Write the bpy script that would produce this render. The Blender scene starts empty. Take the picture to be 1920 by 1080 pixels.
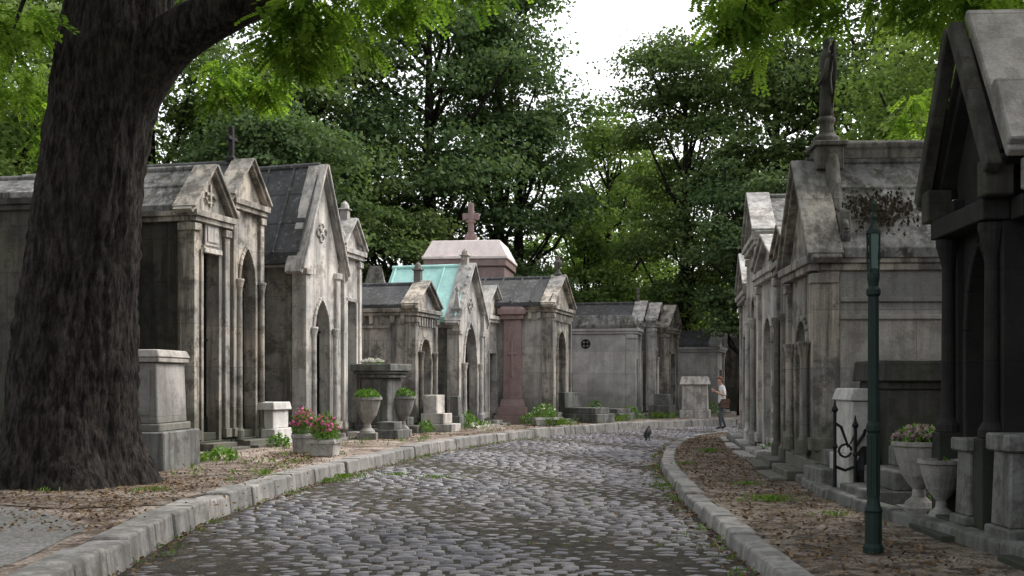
import bpy, math, random
import numpy as np
from mathutils import Vector, noise as mnoise
R = random.Random(7)
rng = np.random.default_rng(11)
scene = bpy.context.scene
COL = scene.collection

# ------------------------------------------------------------------ helpers
def link(o, parent=None):
    COL.objects.link(o)
    if parent is not None: o.parent = parent
    return o
def empty(name, loc=(0,0,0), rot=0.0):
    e = bpy.data.objects.new(name, None); e.location = loc; e.rotation_euler = (0,0,rot)
    e.empty_display_size = .3
    return link(e)

class MB:
    def __init__(s): s.v=[]; s.f=[]; s.m=[]
    def add(s, vs, fs, m=0):
        o=len(s.v); s.v+= [tuple(p) for p in vs]
        for f in fs: s.f.append(tuple(i+o for i in f)); s.m.append(m)
    def box(s,x0,x1,y0,y1,z0,z1,m=0,tap=0.0):
        t=tap
        s.add([(x0,y0,z0),(x1,y0,z0),(x1,y1,z0),(x0,y1,z0),(x0+t,y0+t,z1),(x1-t,y0+t,z1),(x1-t,y1-t,z1),(x0+t,y1-t,z1)],
              [(3,2,1,0),(4,5,6,7),(0,1,5,4),(1,2,6,5),(2,3,7,6),(3,0,4,7)],m)
    def prism(s,prof,x0,x1,m=0):
        n=len(prof)
        vs=[(x0,y,z) for y,z in prof]+[(x1,y,z) for y,z in prof]
        fs=[tuple(range(n-1,-1,-1)),tuple(range(n,2*n))]
        for i in range(n):
            j=(i+1)%n; fs.append((i,j,n+j,n+i))
        s.add(vs,fs,m)
    def beam(s,p,q,x0,x1,th,m=0):
        dy=q[0]-p[0]; dz=q[1]-p[1]; L=math.hypot(dy,dz); ny,nz=-dz/L,dy/L
        if nz<0: ny,nz=-ny,-nz
        pr=[p,q,(q[0]+ny*th,q[1]+nz*th),(p[0]+ny*th,p[1]+nz*th)]
        if dy<0: pr=pr[::-1]
        s.prism(pr,x0,x1,m)
    def lathe(s,prof,c=(0,0,0),n=16,m=0,sq=False):
        vs=[];fs=[]
        for r,z in prof:
            for k in range(n):
                a=2*math.pi*(k+.5)/n
                vs.append((c[0]+r*math.cos(a),c[1]+r*math.sin(a),c[2]+z))
        for i in range(len(prof)-1):
            for k in range(n):
                k2=(k+1)%n
                fs.append((i*n+k,i*n+k2,(i+1)*n+k2,(i+1)*n+k))
        fs.append(tuple(range(n-1,-1,-1))); L=(len(prof)-1)*n
        fs.append(tuple(L+k for k in range(n)))
        s.add(vs,fs,m)
    def tube(s,pts,rad,n=8,m=0,flat=1.0):
        P=[Vector(p) for p in pts]; vs=[];fs=[]
        up=Vector((0.13,0.37,1)) if abs((P[-1]-P[0]).normalized().z)<.8 else Vector((1,.2,.1))
        for i,p in enumerate(P):
            d=(P[min(i+1,len(P)-1)]-P[max(i-1,0)]).normalized()
            a=d.cross(up).normalized(); b=d.cross(a)
            for k in range(n):
                t=2*math.pi*k/n
                q=p+a*math.cos(t)*rad[i]+b*math.sin(t)*rad[i]*flat
                vs.append(q)
        for i in range(len(P)-1):
            for k in range(n):
                k2=(k+1)%n
                fs.append((i*n+k,(i+1)*n+k,(i+1)*n+k2,i*n+k2))
        fs.append(tuple(range(n))); L=(len(P)-1)*n
        fs.append(tuple(L+k for k in range(n-1,-1,-1)))
        s.add(vs,fs,m)
    def obj(s,name,mats,parent=None,bevel=0,smooth=False,seg=1):
        me=bpy.data.meshes.new(name); me.from_pydata(s.v,[],s.f)
        for m in mats: me.materials.append(m)
        me.polygons.foreach_set('material_index',s.m)
        if smooth: me.polygons.foreach_set('use_smooth',[True]*len(s.f))
        me.update()
        o=bpy.data.objects.new(name,me); link(o,parent)
        if bevel>0:
            b=o.modifiers.new('b','BEVEL'); b.width=bevel; b.segments=seg; b.limit_method='ANGLE'; b.angle_limit=math.radians(40)
        return o

def quadmesh(name, V, mats, tint=None, parent=None, F=None, smooth=False):
    V=np.asarray(V,dtype=np.float32).reshape(-1,3)
    if F is None: F=np.arange(len(V),dtype=np.int32).reshape(-1,4)
    me=bpy.data.meshes.new(name)
    me.vertices.add(len(V)); me.vertices.foreach_set('co',V.ravel())
    me.loops.add(F.size); me.loops.foreach_set('vertex_index',F.ravel().astype(np.int32))
    me.polygons.add(len(F)); me.polygons.foreach_set('loop_start',np.arange(0,F.size,4,dtype=np.int32))
    me.polygons.foreach_set('loop_total',np.full(len(F),4,dtype=np.int32))
    if smooth: me.polygons.foreach_set('use_smooth',np.ones(len(F),dtype=bool))
    for m in mats: me.materials.append(m)
    if tint is not None:
        a=me.attributes.new('tint','FLOAT','POINT'); a.data.foreach_set('value',np.asarray(tint,dtype=np.float32))
    me.update(calc_edges=True); me.validate()
    o=bpy.data.objects.new(name,me); return link(o,parent)

# ------------------------------------------------------------------ materials
def newmat(name):
    m=bpy.data.materials.new(name); m.use_nodes=True; nt=m.node_tree; nt.nodes.clear()
    out=nt.nodes.new('ShaderNodeOutputMaterial'); b=nt.nodes.new('ShaderNodeBsdfPrincipled')
    nt.links.new(b.outputs[0],out.inputs[0]); return m,nt,b,out
def N(nt,t,**k):
    n=nt.nodes.new(t)
    for a,v in k.items(): setattr(n,a,v)
    return n
def noise(nt,vec,scale,detail=3,rough=.6):
    n=N(nt,'ShaderNodeTexNoise'); n.inputs['Scale'].default_value=scale; n.inputs['Detail'].default_value=min(detail,4)
    n.inputs['Roughness'].default_value=rough; nt.links.new(vec,n.inputs['Vector']); return n.outputs['Fac']
def ramp(nt,fac,a,b,ca=(0,0,0,1),cb=(1,1,1,1)):
    r=N(nt,'ShaderNodeValToRGB'); e=r.color_ramp.elements; e[0].position=a; e[1].position=b; e[0].color=ca; e[1].color=cb
    nt.links.new(fac,r.inputs[0]); return r.outputs[0]
def mix(nt,fac,a,b,mode='MIX'):
    n=N(nt,'ShaderNodeMixRGB',blend_type=mode)
    for i,x in zip((0,1,2),(fac,a,b)):
        if isinstance(x,(int,float)): n.inputs[i].default_value=x
        elif isinstance(x,tuple): n.inputs[i].default_value=(x+(1,))[:4]
        else: nt.links.new(x,n.inputs[i])
    return n.outputs[0]
def mapping(nt,vec,sc,loc=(0,0,0)):
    n=N(nt,'ShaderNodeMapping'); n.inputs['Scale'].default_value=sc; n.inputs['Location'].default_value=loc
    nt.links.new(vec,n.inputs[0]); return n.outputs[0]
def bump(nt,b,h,strength,dist=.02):
    n=N(nt,'ShaderNodeBump'); n.inputs['Strength'].default_value=strength; n.inputs['Distance'].default_value=dist
    nt.links.new(h,n.inputs['Height']); nt.links.new(n.outputs[0],b.inputs['Normal'])

def stone(name,col,dark=None,grime=.55,blocks=False,rough=.85,bs=.5,spots=0.0,grey=.62,moss=0.0):
    m,nt,b,out=newmat(name)
    tc=N(nt,'ShaderNodeTexCoord'); geo=N(nt,'ShaderNodeNewGeometry')
    seed=R.uniform(0,50)
    v=mapping(nt,geo.outputs['Position'],(1,1,1),(seed,seed*.7,0))
    if dark is None: dark=tuple(c*.25 for c in col)
    big=noise(nt,v,.8,4,.65)
    lum=sum(col)/3
    c=mix(nt,ramp(nt,big,.38,.62),(lum*.62,lum*.61,lum*.585) if grey<.7 else tuple(x*grey for x in col),col)
    if blocks:
        sep=N(nt,'ShaderNodeSeparateXYZ'); nt.links.new(tc.outputs['Object'],sep.inputs[0])
        ad=N(nt,'ShaderNodeMath',operation='ADD'); nt.links.new(sep.outputs[0],ad.inputs[0]); nt.links.new(sep.outputs[1],ad.inputs[1])
        cb=N(nt,'ShaderNodeCombineXYZ'); nt.links.new(ad.outputs[0],cb.inputs[0]); nt.links.new(sep.outputs[2],cb.inputs[1])
        br=N(nt,'ShaderNodeTexBrick'); nt.links.new(cb.outputs[0],br.inputs['Vector'])
        br.inputs['Scale'].default_value=1; br.inputs['Brick Width'].default_value=1.7; br.inputs['Row Height'].default_value=.83
        br.inputs['Mortar Size'].default_value=.006; br.inputs['Mortar Smooth'].default_value=.3
        br.inputs['Color1'].default_value=(.82,.82,.83,1); br.inputs['Color2'].default_value=(1.08,1.05,1,1); br.inputs['Mortar'].default_value=(.5,.48,.46,1)
        c=mix(nt,1.0,c,br.outputs['Color'],'MULTIPLY')
    st=noise(nt,mapping(nt,v,(3.2,3.2,.22)),1.3,4,.7)
    c=mix(nt,ramp(nt,st,.45,.64,(0,0,0,1),(grime,grime,grime,1)),c,dark)
    bl=noise(nt,v,2.3,4,.75)
    c=mix(nt,ramp(nt,bl,.49,.62,(0,0,0,1),(grime*.9,)*3+(1,)),c,dark)
    if moss>0:
        c=mix(nt,ramp(nt,noise(nt,v,1.7,4,.8),.5,.62,(0,0,0,1),(moss,)*3+(1,)),c,(.06,.07,.035))
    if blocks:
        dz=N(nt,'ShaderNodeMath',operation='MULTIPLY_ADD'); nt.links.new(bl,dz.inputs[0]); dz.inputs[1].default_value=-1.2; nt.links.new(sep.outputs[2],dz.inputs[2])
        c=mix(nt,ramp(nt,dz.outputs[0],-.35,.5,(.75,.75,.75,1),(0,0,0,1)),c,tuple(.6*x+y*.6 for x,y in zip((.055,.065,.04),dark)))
    if spots>0:
        sp=noise(nt,v,8,3,.65); c=mix(nt,ramp(nt,sp,.56,.66,(0,0,0,1),(spots,)*3+(1,)),c,(.42,.42,.38))
    fine=noise(nt,v,38,4,.8)
    c=mix(nt,.6,c,ramp(nt,fine,.3,.7,(.55,.55,.55,1),(1.25,1.25,1.25,1)),'MULTIPLY')
    nt.links.new(c,b.inputs['Base Color']); b.inputs['Roughness'].default_value=rough
    b.inputs['Specular IOR Level'].default_value=.25
    hh=mix(nt,.4,fine,bl); bump(nt,b,hh,bs,.025)
    return m
def plain(name,col,rough=.6,metal=0,var=.3,sc=12):
    m,nt,b,out=newmat(name); tc=N(nt,'ShaderNodeTexCoord')
    n=noise(nt,tc.outputs['Object'],sc,3)
    c=mix(nt,ramp(nt,n,.3,.7),tuple(x*(1-var) for x in col),tuple(min(1,x*(1+var*.4)) for x in col))
    nt.links.new(c,b.inputs['Base Color']); b.inputs['Roughness'].default_value=rough; b.inputs['Metallic'].default_value=metal
    b.inputs['Specular IOR Level'].default_value=.3
    return m
def leafmat(name,c0,c1,trans=.35,tcol=None):
    m=bpy.data.materials.new(name); m.use_nodes=True; nt=m.node_tree; nt.nodes.clear(); out=nt.nodes.new('ShaderNodeOutputMaterial')
    at=N(nt,'ShaderNodeAttribute',attribute_name='tint')
    c=ramp(nt,at.outputs['Fac'],0,1,c0+(1,),c1+(1,))
    df=N(nt,'ShaderNodeBsdfDiffuse'); nt.links.new(c,df.inputs[0])
    tr=N(nt,'ShaderNodeBsdfTranslucent'); tint=mix(nt,1.0,c,tcol or (1.35,1.45,.7),'MULTIPLY'); nt.links.new(tint,tr.inputs[0])
    ms=N(nt,'ShaderNodeMixShader'); ms.inputs[0].default_value=trans
    nt.links.new(df.outputs[0],ms.inputs[1]); nt.links.new(tr.outputs[0],ms.inputs[2]); nt.links.new(ms.outputs[0],out.inputs[0])
    return m

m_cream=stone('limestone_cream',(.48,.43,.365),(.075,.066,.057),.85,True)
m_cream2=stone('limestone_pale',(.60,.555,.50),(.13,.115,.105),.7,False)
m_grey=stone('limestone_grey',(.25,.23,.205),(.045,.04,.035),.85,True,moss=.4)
m_dark=stone('limestone_weathered_shade',(.085,.079,.067),(.02,.018,.016),.8,True,moss=.3)  # near left chapel walls: weathering, with their shade put into the colour
m_soot_shade=stone('limestone_black',(.030,.028,.027),(.01,.01,.01),.7,True)  # near right chapel: soot and its shade put into one near-black colour
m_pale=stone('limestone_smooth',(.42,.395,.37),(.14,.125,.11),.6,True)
m_clean=stone('limestone_light',(.56,.55,.535),(.24,.23,.22),.45,True)
m_roofstone=stone('roof_stone',(.24,.23,.225),(.035,.03,.026),.9,False,spots=.35,moss=.5)
m_slate=stone('roof_slate',(.088,.088,.094),(.04,.04,.04),.6,False,spots=.2)
m_pink=stone('pink_granite',(.29,.205,.195),(.12,.08,.075),.4,False,rough=.5,bs=.15,grey=.8)
m_pinktop=stone('pink_granite_lit',(.80,.69,.66),(.5,.41,.39),.3,False,bs=.1,grey=.85)  # the pink granite again, with the light on the roof put into its colour
m_copper=stone('copper_patina',(.46,.76,.70),(.28,.48,.44),.5,False,rough=.6,bs=.1,grey=.8)
m_kerb=stone('kerb_granite',(.35,.33,.305),(.10,.09,.08),.7,False)
m_grave=stone('grave_stone',(.20,.20,.19),(.05,.048,.042),.75,False,moss=.3)
m_white=stone('marble_white',(.66,.63,.60),(.26,.24,.22),.5,False,bs=.2)
m_iron=plain('black_iron',(.014,.014,.015),.5,.4)
m_door=plain('bronze_door',(.022,.026,.022),.5,.5)
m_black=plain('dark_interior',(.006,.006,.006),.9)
m_green=plain('green_paint',(.004,.017,.013),.6,.0,.4)

def groundmat(name,cols,litter=.5,sc=1.0,bs=.6):
    m,nt,b,out=newmat(name); geo=N(nt,'ShaderNodeNewGeometry'); v=geo.outputs['Position']
    a=noise(nt,v,.7*sc,4,.7); c=mix(nt,ramp(nt,a,.40,.60),cols[0],cols[1])
    l=noise(nt,v,2.0*sc,4,.85); c=mix(nt,ramp(nt,l,.46,.57,(0,0,0,1),(litter,)*3+(1,)),c,cols[2])
    vo=N(nt,'ShaderNodeTexVoronoi'); vo.inputs['Scale'].default_value=36; nt.links.new(v,vo.inputs['Vector'])
    c=mix(nt,.7,c,ramp(nt,vo.outputs['Color'],.1,.9,(.45,.45,.45,1),(1.5,1.45,1.4,1)),'MULTIPLY')
    nt.links.new(c,b.inputs['Base Color']); b.inputs['Roughness'].default_value=.95; b.inputs['Specular IOR Level'].default_value=.15
    bump(nt,b,vo.outputs['Distance'],bs,.03); return m
m_gravel=groundmat('gravel_path',((.35,.30,.26),(.23,.185,.155),(.07,.05,.038)),.88)
m_dirt=groundmat('earth_litter',((.14,.112,.09),(.24,.205,.175),(.042,.032,.025)),.85,1.6)
m_asph=groundmat('pavement_asphalt',((.19,.185,.18),(.15,.147,.14),(.10,.095,.09)),.35,.8,.2)
m_terrain=groundmat('terrain',((.05,.06,.03),(.07,.07,.04),(.03,.03,.02)),.5,.3)
m_joint=groundmat('road_joint_sand',((.075,.066,.056),(.05,.046,.036),(.025,.024,.018)),.6,2)

def cobblemat():
    m,nt,b,out=newmat('cobble_granite'); geo=N(nt,'ShaderNodeNewGeometry'); v=geo.outputs['Position']
    at=N(nt,'ShaderNodeAttribute',attribute_name='tint')
    c=ramp(nt,at.outputs['Fac'],0,1,(.08,.077,.088,1),(.25,.235,.248,1))
    big=noise(nt,v,.5,4,.7); c=mix(nt,ramp(nt,big,.46,.62,(0,0,0,1),(.45,)*3+(1,)),c,(.25,.22,.20))
    b2=noise(nt,v,1.1,4,.75); c=mix(nt,ramp(nt,b2,.5,.63,(0,0,0,1),(.55,)*3+(1,)),c,(.065,.06,.056))
    f=noise(nt,v,50,4,.8); c=mix(nt,.7,c,ramp(nt,f,.3,.7,(.55,.55,.55,1),(1.35,1.35,1.35,1)),'MULTIPLY')
    nt.links.new(c,b.inputs['Base Color']); b.inputs['Roughness'].default_value=.48; b.inputs['Specular IOR Level'].default_value=.5
    bump(nt,b,f,.4,.012); return m
m_cob=cobblemat()
def barkmat():
    m,nt,b,out=newmat('bark'); geo=N(nt,'ShaderNodeNewGeometry'); v=mapping(nt,geo.outputs['Position'],(1,1,.35))
    n=noise(nt,v,20,4,.8); n3=noise(nt,mapping(nt,geo.outputs['Position'],(1,1,.2)),13,4,.75); n2=noise(nt,geo.outputs['Position'],1.2,3)
    c=mix(nt,ramp(nt,n3,.40,.60),(.008,.007,.0065),(.038,.032,.028))
    c=mix(nt,.8,c,ramp(nt,n,.35,.65,(.4,.4,.4,1),(1.5,1.5,1.5,1)),'MULTIPLY')
    c=mix(nt,ramp(nt,n2,.5,.7,(0,0,0,1),(.3,.3,.3,1)),c,(.03,.032,.024))
    nt.links.new(c,b.inputs['Base Color']); b.inputs['Roughness'].default_value=.95; b.inputs['Specular IOR Level'].default_value=.1
    h=mix(nt,.45,n3,n); bump(nt,b,h,.9,.07); return m
m_bark=barkmat()

# ------------------------------------------------------------------ road
ELp=[(-3.0,-4),(-3.05,4),(-3.26,9.64),(-3.42,12),(-3.39,14.1),(-3.13,17.2),(-2.52,21.3),(-1.35,27.1),(.6,32.9),(3.27,37.8),(6.6,41.4),(11,44),(18,46.5)]
ERp=[(2.1,-4),(2.05,4),(2.02,9.64),(2.13,12.3),(2.2,14.5),(2.35,17),(2.7,21.3),(3.4,26),(4.3,30),(5.6,33.3),(7.8,35.8),(12,38),(19,40.5)]
def crom(P,n=40):
    P=[np.array(p,float) for p in P]; P=[2*P[0]-P[1]]+P+[2*P[-1]-P[-2]]; out=[]
    for i in range(1,len(P)-2):
        for k in range(n):
            t=k/n; a,b,c,d=P[i-1:i+3]
            out.append(.5*((2*b)+(-a+c)*t+(2*a-5*b+4*c-d)*t*t+(-a+3*b-3*c+d)*t**3))
    out.append(P[-2]); return np.array(out)
EL=crom(ELp); ER=crom(ERp)
def strip(name,A,B,z,mat):
    V=[];n=len(A)
    for i in range(n-1):
        V+= [(A[i][0],A[i][1],z),(B[i][0],B[i][1],z),(B[i+1][0],B[i+1][1],z),(A[i+1][0],A[i+1][1],z)]
    return quadmesh(name,V,[mat])
g=MB(); g.add([(-400,-200,-.03),(400,-200,-.03),(400,700,-.03),(-400,700,-.03)],[(0,1,2,3)]); g.obj('ground',[m_terrain])
E_road=empty('road')
strip('road_bed',EL,ER,0.0,m_joint).parent=E_road
Cc=(EL+ER)/2; seg=np.r_[0,np.cumsum(np.linalg.norm(np.diff(Cc,axis=0),axis=1))]
def at(P,s): return np.array([np.interp(s,seg,P[:,0]),np.interp(s,seg,P[:,1])])
gu=np.array([-1,-.74,0,.74,1.]); U,Vv=np.meshgrid(gu,gu,indexing='ij'); U=U.ravel();Vv=Vv.ravel()
SX=U*np.sqrt(1-.30*Vv**2); SY=Vv*np.sqrt(1-.58*U**2)
H=(1-np.abs(U)**3.2)*(1-np.abs(Vv)**3.4); H=H**.55
quad=[]
for i in range(4):
    for j in range(4): quad.append((i*5+j,(i+1)*5+j,(i+1)*5+j+1,i*5+j+1))
quad=np.array(quad,dtype=np.int32)
cv=[];ct=[];cf=[];cnt=0
s=4.5; smax=seg[-1]-6
while s<smax:
    ds=.13*R.uniform(.86,1.16)
    l=at(EL,s); r=at(ER,s); l2=at(EL,s+.2); r2=at(ER,s+.2)
    w=np.linalg.norm(r-l); t=R.uniform(0,.18)/w
    while t<1-.02:
        dt=R.uniform(.15,.29)/w
        if t+dt>1: dt=1-t
        tm=t+dt/2
        wob=.07*math.sin(tm*9+s*.7)+.12*math.sin(tm*3.1+s*.23)+R.uniform(-.025,.025)
        c=l+(r-l)*tm; fw=(l2+(r2-l2)*tm)-c; fw/=np.linalg.norm(fw)+1e-9; c=c+fw*wob
        rt=(r-l)/w; hx=dt*w/2*R.uniform(.88,.98); hy=ds/2*R.uniform(.72,1.02); rot=R.uniform(-.15,.15)
        ax=rt*math.cos(rot)+fw*math.sin(rot); ay=fw*math.cos(rot)-rt*math.sin(rot)
        X=c[0]+ax[0]*SX*hx+ay[0]*SY*hy; Y=c[1]+ax[1]*SX*hx+ay[1]*SY*hy
        crown=.06*(1-(2*tm-1)**2)+.012*math.sin(c[0]*1.7+c[1]*.9)
        hb=max(.01,R.gauss(.027,.007)); Z=-.012+crown+H*hb+SX*R.uniform(-.007,.007)+SY*R.uniform(-.010,.006)
        Z=np.where(H<=0.001,-.012,Z)
        cv.append(np.stack([X,Y,Z],1)); tv=min(1,max(0,R.gauss(.45,.32))); ct.append(np.full(25,tv)); cf.append(quad+cnt); cnt+=25
        t+=dt+.008/w
    s+=ds+.003
quadmesh('cobblestones',np.concatenate(cv),[m_cob],np.concatenate(ct),E_road,np.concatenate(cf),True)
def normals_of(P):
    d=np.gradient(P,axis=0); d/=np.linalg.norm(d,axis=1)[:,None]; return np.stack([-d[:,1],d[:,0]],1)
V=[]
n=len(EL)
for i in range(n-1):
    for k in range(8):
        q=[]
        for (ii,kk) in ((i,k),(i,k+1),(i+1,k+1),(i+1,k)):
            t=kk/8; p=EL[ii]+(ER[ii]-EL[ii])*t; q.append((p[0],p[1],.004+.055*(1-(2*t-1)**2)))
        V+=q
quadmesh('joint_sand',V,[m_joint],None,E_road)

def kerb(name,P,side,h,w,blk,z0=-.02,smin=0,smax=1e9,mat=None,lean=0.03):
    nrm=normals_of(P)*side; L=np.r_[0,np.cumsum(np.linalg.norm(np.diff(P,axis=0),axis=1))]
    mb=MB(); s=smin
    def pt(s): return np.array([np.interp(s,L,P[:,0]),np.interp(s,L,P[:,1])]),np.array([np.interp(s,L,nrm[:,0]),np.interp(s,L,nrm[:,1])])
    while s<min(L[-1],smax)-.2:
        b=blk*R.uniform(.75,1.3); a,na=pt(s+.008); c,nc=pt(min(s+b-.008,L[-1])); zz=h+R.uniform(-.018,.018); o=R.uniform(-.018,.018); dz=R.uniform(-.012,.012)
        a0=a+na*o; c0=c+nc*(o+R.uniform(-.012,.012)); a1=a+na*w; c1=c+nc*w
        at_=a0+na*lean; ctt=c0+nc*lean
        mb.add([(*a0,z0),(*c0,z0),(*c1,z0),(*a1,z0),(*at_,zz),(*ctt,zz+dz),(*c1,zz+dz),(*a1,zz)],
               [(3,2,1,0),(4,5,6,7),(0,1,5,4),(1,2,6,5),(2,3,7,6),(3,0,4,7)] if side<0 else [(0,1,2,3),(7,6,5,4),(4,5,1,0),(5,6,2,1),(6,7,3,2),(7,4,0,3)])
        s+=b
    return mb.obj(name,[mat or m_kerb],None,.025,seg=2)
ZL=.25; ZR=.15
kerb('kerb',EL,1,ZL,.36,.95)
kerb('kerb',ER,-1,ZR,.27,.8)
nl=normals_of(EL); inL=EL+nl*.34
th=np.radians(75)*np.clip((np.arange(len(EL))/len(EL)-.35)/.65,0,1)
outL=np.stack([EL[:,0]-80*np.cos(th),EL[:,1]+80*np.sin(th)],1)
strip('gravel_verge',outL,inL,ZL-.015,m_gravel)
nr=-normals_of(ER); inR=ER+nr*.25; outR=np.stack([np.full(len(ER),70.),ER[:,1]],1)
strip('earth_verge',inR,outR,ZR-.012,m_dirt)
def sheet(name,pts,z,mat):
    c=(sum(p[0] for p in pts)/len(pts),sum(p[1] for p in pts)/len(pts)); n=len(pts)
    m=MB(); m.add([(c[0],c[1],z)]+[(p[0],p[1],z) for p in pts],[(0,1+i,1+(i+1)%n) for i in range(n)]); return m.obj(name,[mat])
sheet('pavement',[(-3.66,-3),(-3.74,9.0),(-3.95,10.9),(-4.7,12.0),(-5.7,12.9),(-14,13.4),(-14,-3)],ZL-.009,m_asph)
sheet('earth_patch',[(-3.80,12.9),(-3.75,14.5),(-3.6,16.5),(-3.7,18.6),(-4.6,20.3),(-6.2,21),(-8.5,19.5),(-9,16.5),(-8.5,13.6),(-6.0,13.1),(-4.8,12.5)],ZL-.005,m_dirt)
PL=crom([(4.1,4),(4.07,9.5),(3.97,11.8),(3.87,14.2),(4.12,17),(4.45,20.6),(4.85,25),(5.3,29),(5.9,32.0)],12)
kerb('tomb_kerb',PL,-1,ZR+.10,.22,1.1,z0=.1,mat=m_grave,lean=.01)

# ------------------------------------------------------------------ chapels
def chapel(A,B,z0,he,hp,d,wall=m_cream,face=None,roof=m_slate,door='round',dwf=.42,dhf=.66,ov=.10,cross=True,steps=0,ribs=False,
           finial=None,cols=False,name='tomb_chapel',quoins=True,rt=.07,plinth=.35,flat=False,vent=False,bars=True,corbel=False,acro=False,sideframe=False,pinn=False,band=None,med=None):
    A=np.array(A,float);B=np.array(B,float); v=B-A; w=float(np.linalg.norm(v)); v/=w
    he-=z0; hp-=z0
    E=empty(name,(A[0],A[1],z0),math.atan2(-v[0],v[1])); face=face or wall; c=w/2; dw=w*dwf
    def gab(y): return he+(hp-he)*(1-abs(y-c)/c)
    mb=MB(); mb.prism([(0.02,0),(w-.02,0),(w-.02,he),(c,hp-.02),(0.02,he)],-d,-.3)
    mb.box(-d-.05,.06,-.06,w+.06,-.05,plinth*.55); mb.box(-d-.025,-.01,-.03,w+.03,plinth*.55,plinth,tap=.0)
    if vent:
        for k in range(8):
            a=2*math.pi*k/8; a2=2*math.pi*(k+1)/8
            cx=-d*.5; cz=he*.82
            mb.tube([(cx+.16*math.cos(a),0.0,cz+.16*math.sin(a)),(cx+.16*math.cos(a2),0.0,cz+.16*math.sin(a2))],[.03,.03],5,1)
        mb.box(cx-.13,cx+.13,-.02,.04,cz-.03,cz+.03,1); mb.box(cx-.03,cx+.03,-.022,.04,cz-.13,cz+.13,1)
    if sideframe:
        x0,x1=-d+.35,-.65; z1,z2=plinth+.25,he-.5
        for (a,b_,cc,dd) in ((x0,x1,z2-.08,z2),(x0,x1,z1,z1+.08)): mb.box(a,b_,-.035,.03,cc,dd)
        for (a,b_) in ((x0,x0+.08),(x1-.08,x1)): mb.box(a,b_,-.035,.03,z1+.08,z2-.08)
    if band:
        for zz_ in band: mb.box(-d-.02,-.31,-.03,w+.03,zz_,zz_+.07)
    mb.obj('walls',[wall,m_black],E,.012)
    mf=MB(); n=12; zs=(he*dhf if door!='rect' else he*(dhf+.1)); zb=.16; ys=[];zz=[]
    for i in range(n+1):
        t=i/n; y=c-dw/2+dw*t
        if door=='round': z=zs+math.sqrt(max(0,(dw/2)**2-(y-c)**2))
        elif door=='pointed':
            tt=min(t,1-t)*dw; z=zs+1.25*math.sqrt(max(0,dw**2-(dw-tt)**2))
        else: z=zs
        ys.append(y);zz.append(min(z,gab(y)-.12))
    x1=0;x0=-.3
    def q(a,b,cc,dd): mf.add([a,b,cc,dd],[(0,1,2,3)])
    for (ya,yb) in ((0,ys[0]),(ys[-1],w)):
        q((x1,ya,0),(x1,yb,0),(x1,yb,gab(yb)),(x1,ya,gab(ya)))
    q((x1,ys[0],0),(x1,ys[-1],0),(x1,ys[-1],zb),(x1,ys[0],zb)); q((x1,ys[0],zb),(x1,ys[-1],zb),(x0,ys[-1],zb),(x0,ys[0],zb))
    for i in range(n):
        q((x1,ys[i],zz[i]),(x1,ys[i+1],zz[i+1]),(x1,ys[i+1],gab(ys[i+1])),(x1,ys[i],gab(ys[i])))
        q((x0,ys[i],zz[i]),(x0,ys[i+1],zz[i+1]),(x1,ys[i+1],zz[i+1]),(x1,ys[i],zz[i]))
    q((x0,ys[0],zb),(x0,ys[0],zz[0]),(x1,ys[0],zz[0]),(x1,ys[0],zb)); q((x1,ys[-1],zb),(x1,ys[-1],zz[-1]),(x0,ys[-1],zz[-1]),(x0,ys[-1],zb))
    q((x0,0,0),(x1,0,0),(x1,0,he),(x0,0,he)); q((x1,w,0),(x0,w,0),(x0,w,he),(x1,w,he))
    q((x1,0,he),(x1,c,hp),(x0,c,hp),(x0,0,he)); q((x1,c,hp),(x1,w,he),(x0,w,he),(x0,c,hp))
    mf.obj('facade',[face],E)
    mt=MB()
    arch=[(ys[0],zb)]+list(zip(ys,zz))+[(ys[-1],zb)]
    for i in range(len(arch)-1):
        p,q2=arch[i],arch[i+1]; dy=q2[0]-p[0];dz=q2[1]-p[1];L=math.hypot(dy,dz)
        if L<1e-4: continue
        ny,nz=-dz/L*.09,dy/L*.09
        mt.prism([p,q2,(q2[0]+ny,q2[1]+nz),(p[0]+ny,p[1]+nz)][::-1],-.02,.045)
    pw=min(.2,w*.13)
    if quoins:
        for ya in (-.015,w-pw+.015):
            mt.box(-.25,.07,ya,ya+pw,plinth,he-.3); mt.box(-.28,.11,ya-.03,ya+pw+.03,plinth-.12,plinth+.06); mt.box(-.28,.11,ya-.035,ya+pw+.035,he-.42,he-.28)
    if cols:
        for ya in (ys[0]-.17,ys[-1]+.17):
            mt.lathe([(.10,plinth-.2),(.10,plinth),(.07,plinth+.05),(.062,plinth+.1),(.055,zs-.15),(.06,zs-.13),(.09,zs+.02),(.10,zs+.03),(.10,zs+.08)],(.10,ya,0),12)
    for (o,za,zb2) in ((.05,-.24,-.14),(.10,-.14,-.03)):
        mt.box(-d-o,-.02,-o,w+o,he+za,he+zb2)
        if cross: mt.box(-.015,o+.08,-o-.003,w+o+.003,he+za-.004,he+zb2+.004)
    sl=(hp-he)/c; e=ov+.06
    if not flat:
        for sgn in (0,1):
            p=(-e,he-sl*e*.6) if sgn==0 else (w+e,he-sl*e*.6)
            mt.beam(p,(c,hp+ .02),-.28,.13,.11); mt.beam((p[0],p[1]+.10),(c,hp+.125),-.31,.19,.06)
    if corbel:
        k=int(w/.22)
        for i in range(k):
            mt.box(0.0,.09,i*.22+.04,i*.22+.14,he-.52,he-.26)
        k=int(d/.3)
        for i in range(k): mt.box(-d+i*.3+.05,-d+i*.3+.17,-.09,0.02,he-.46,he-.25)
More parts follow.
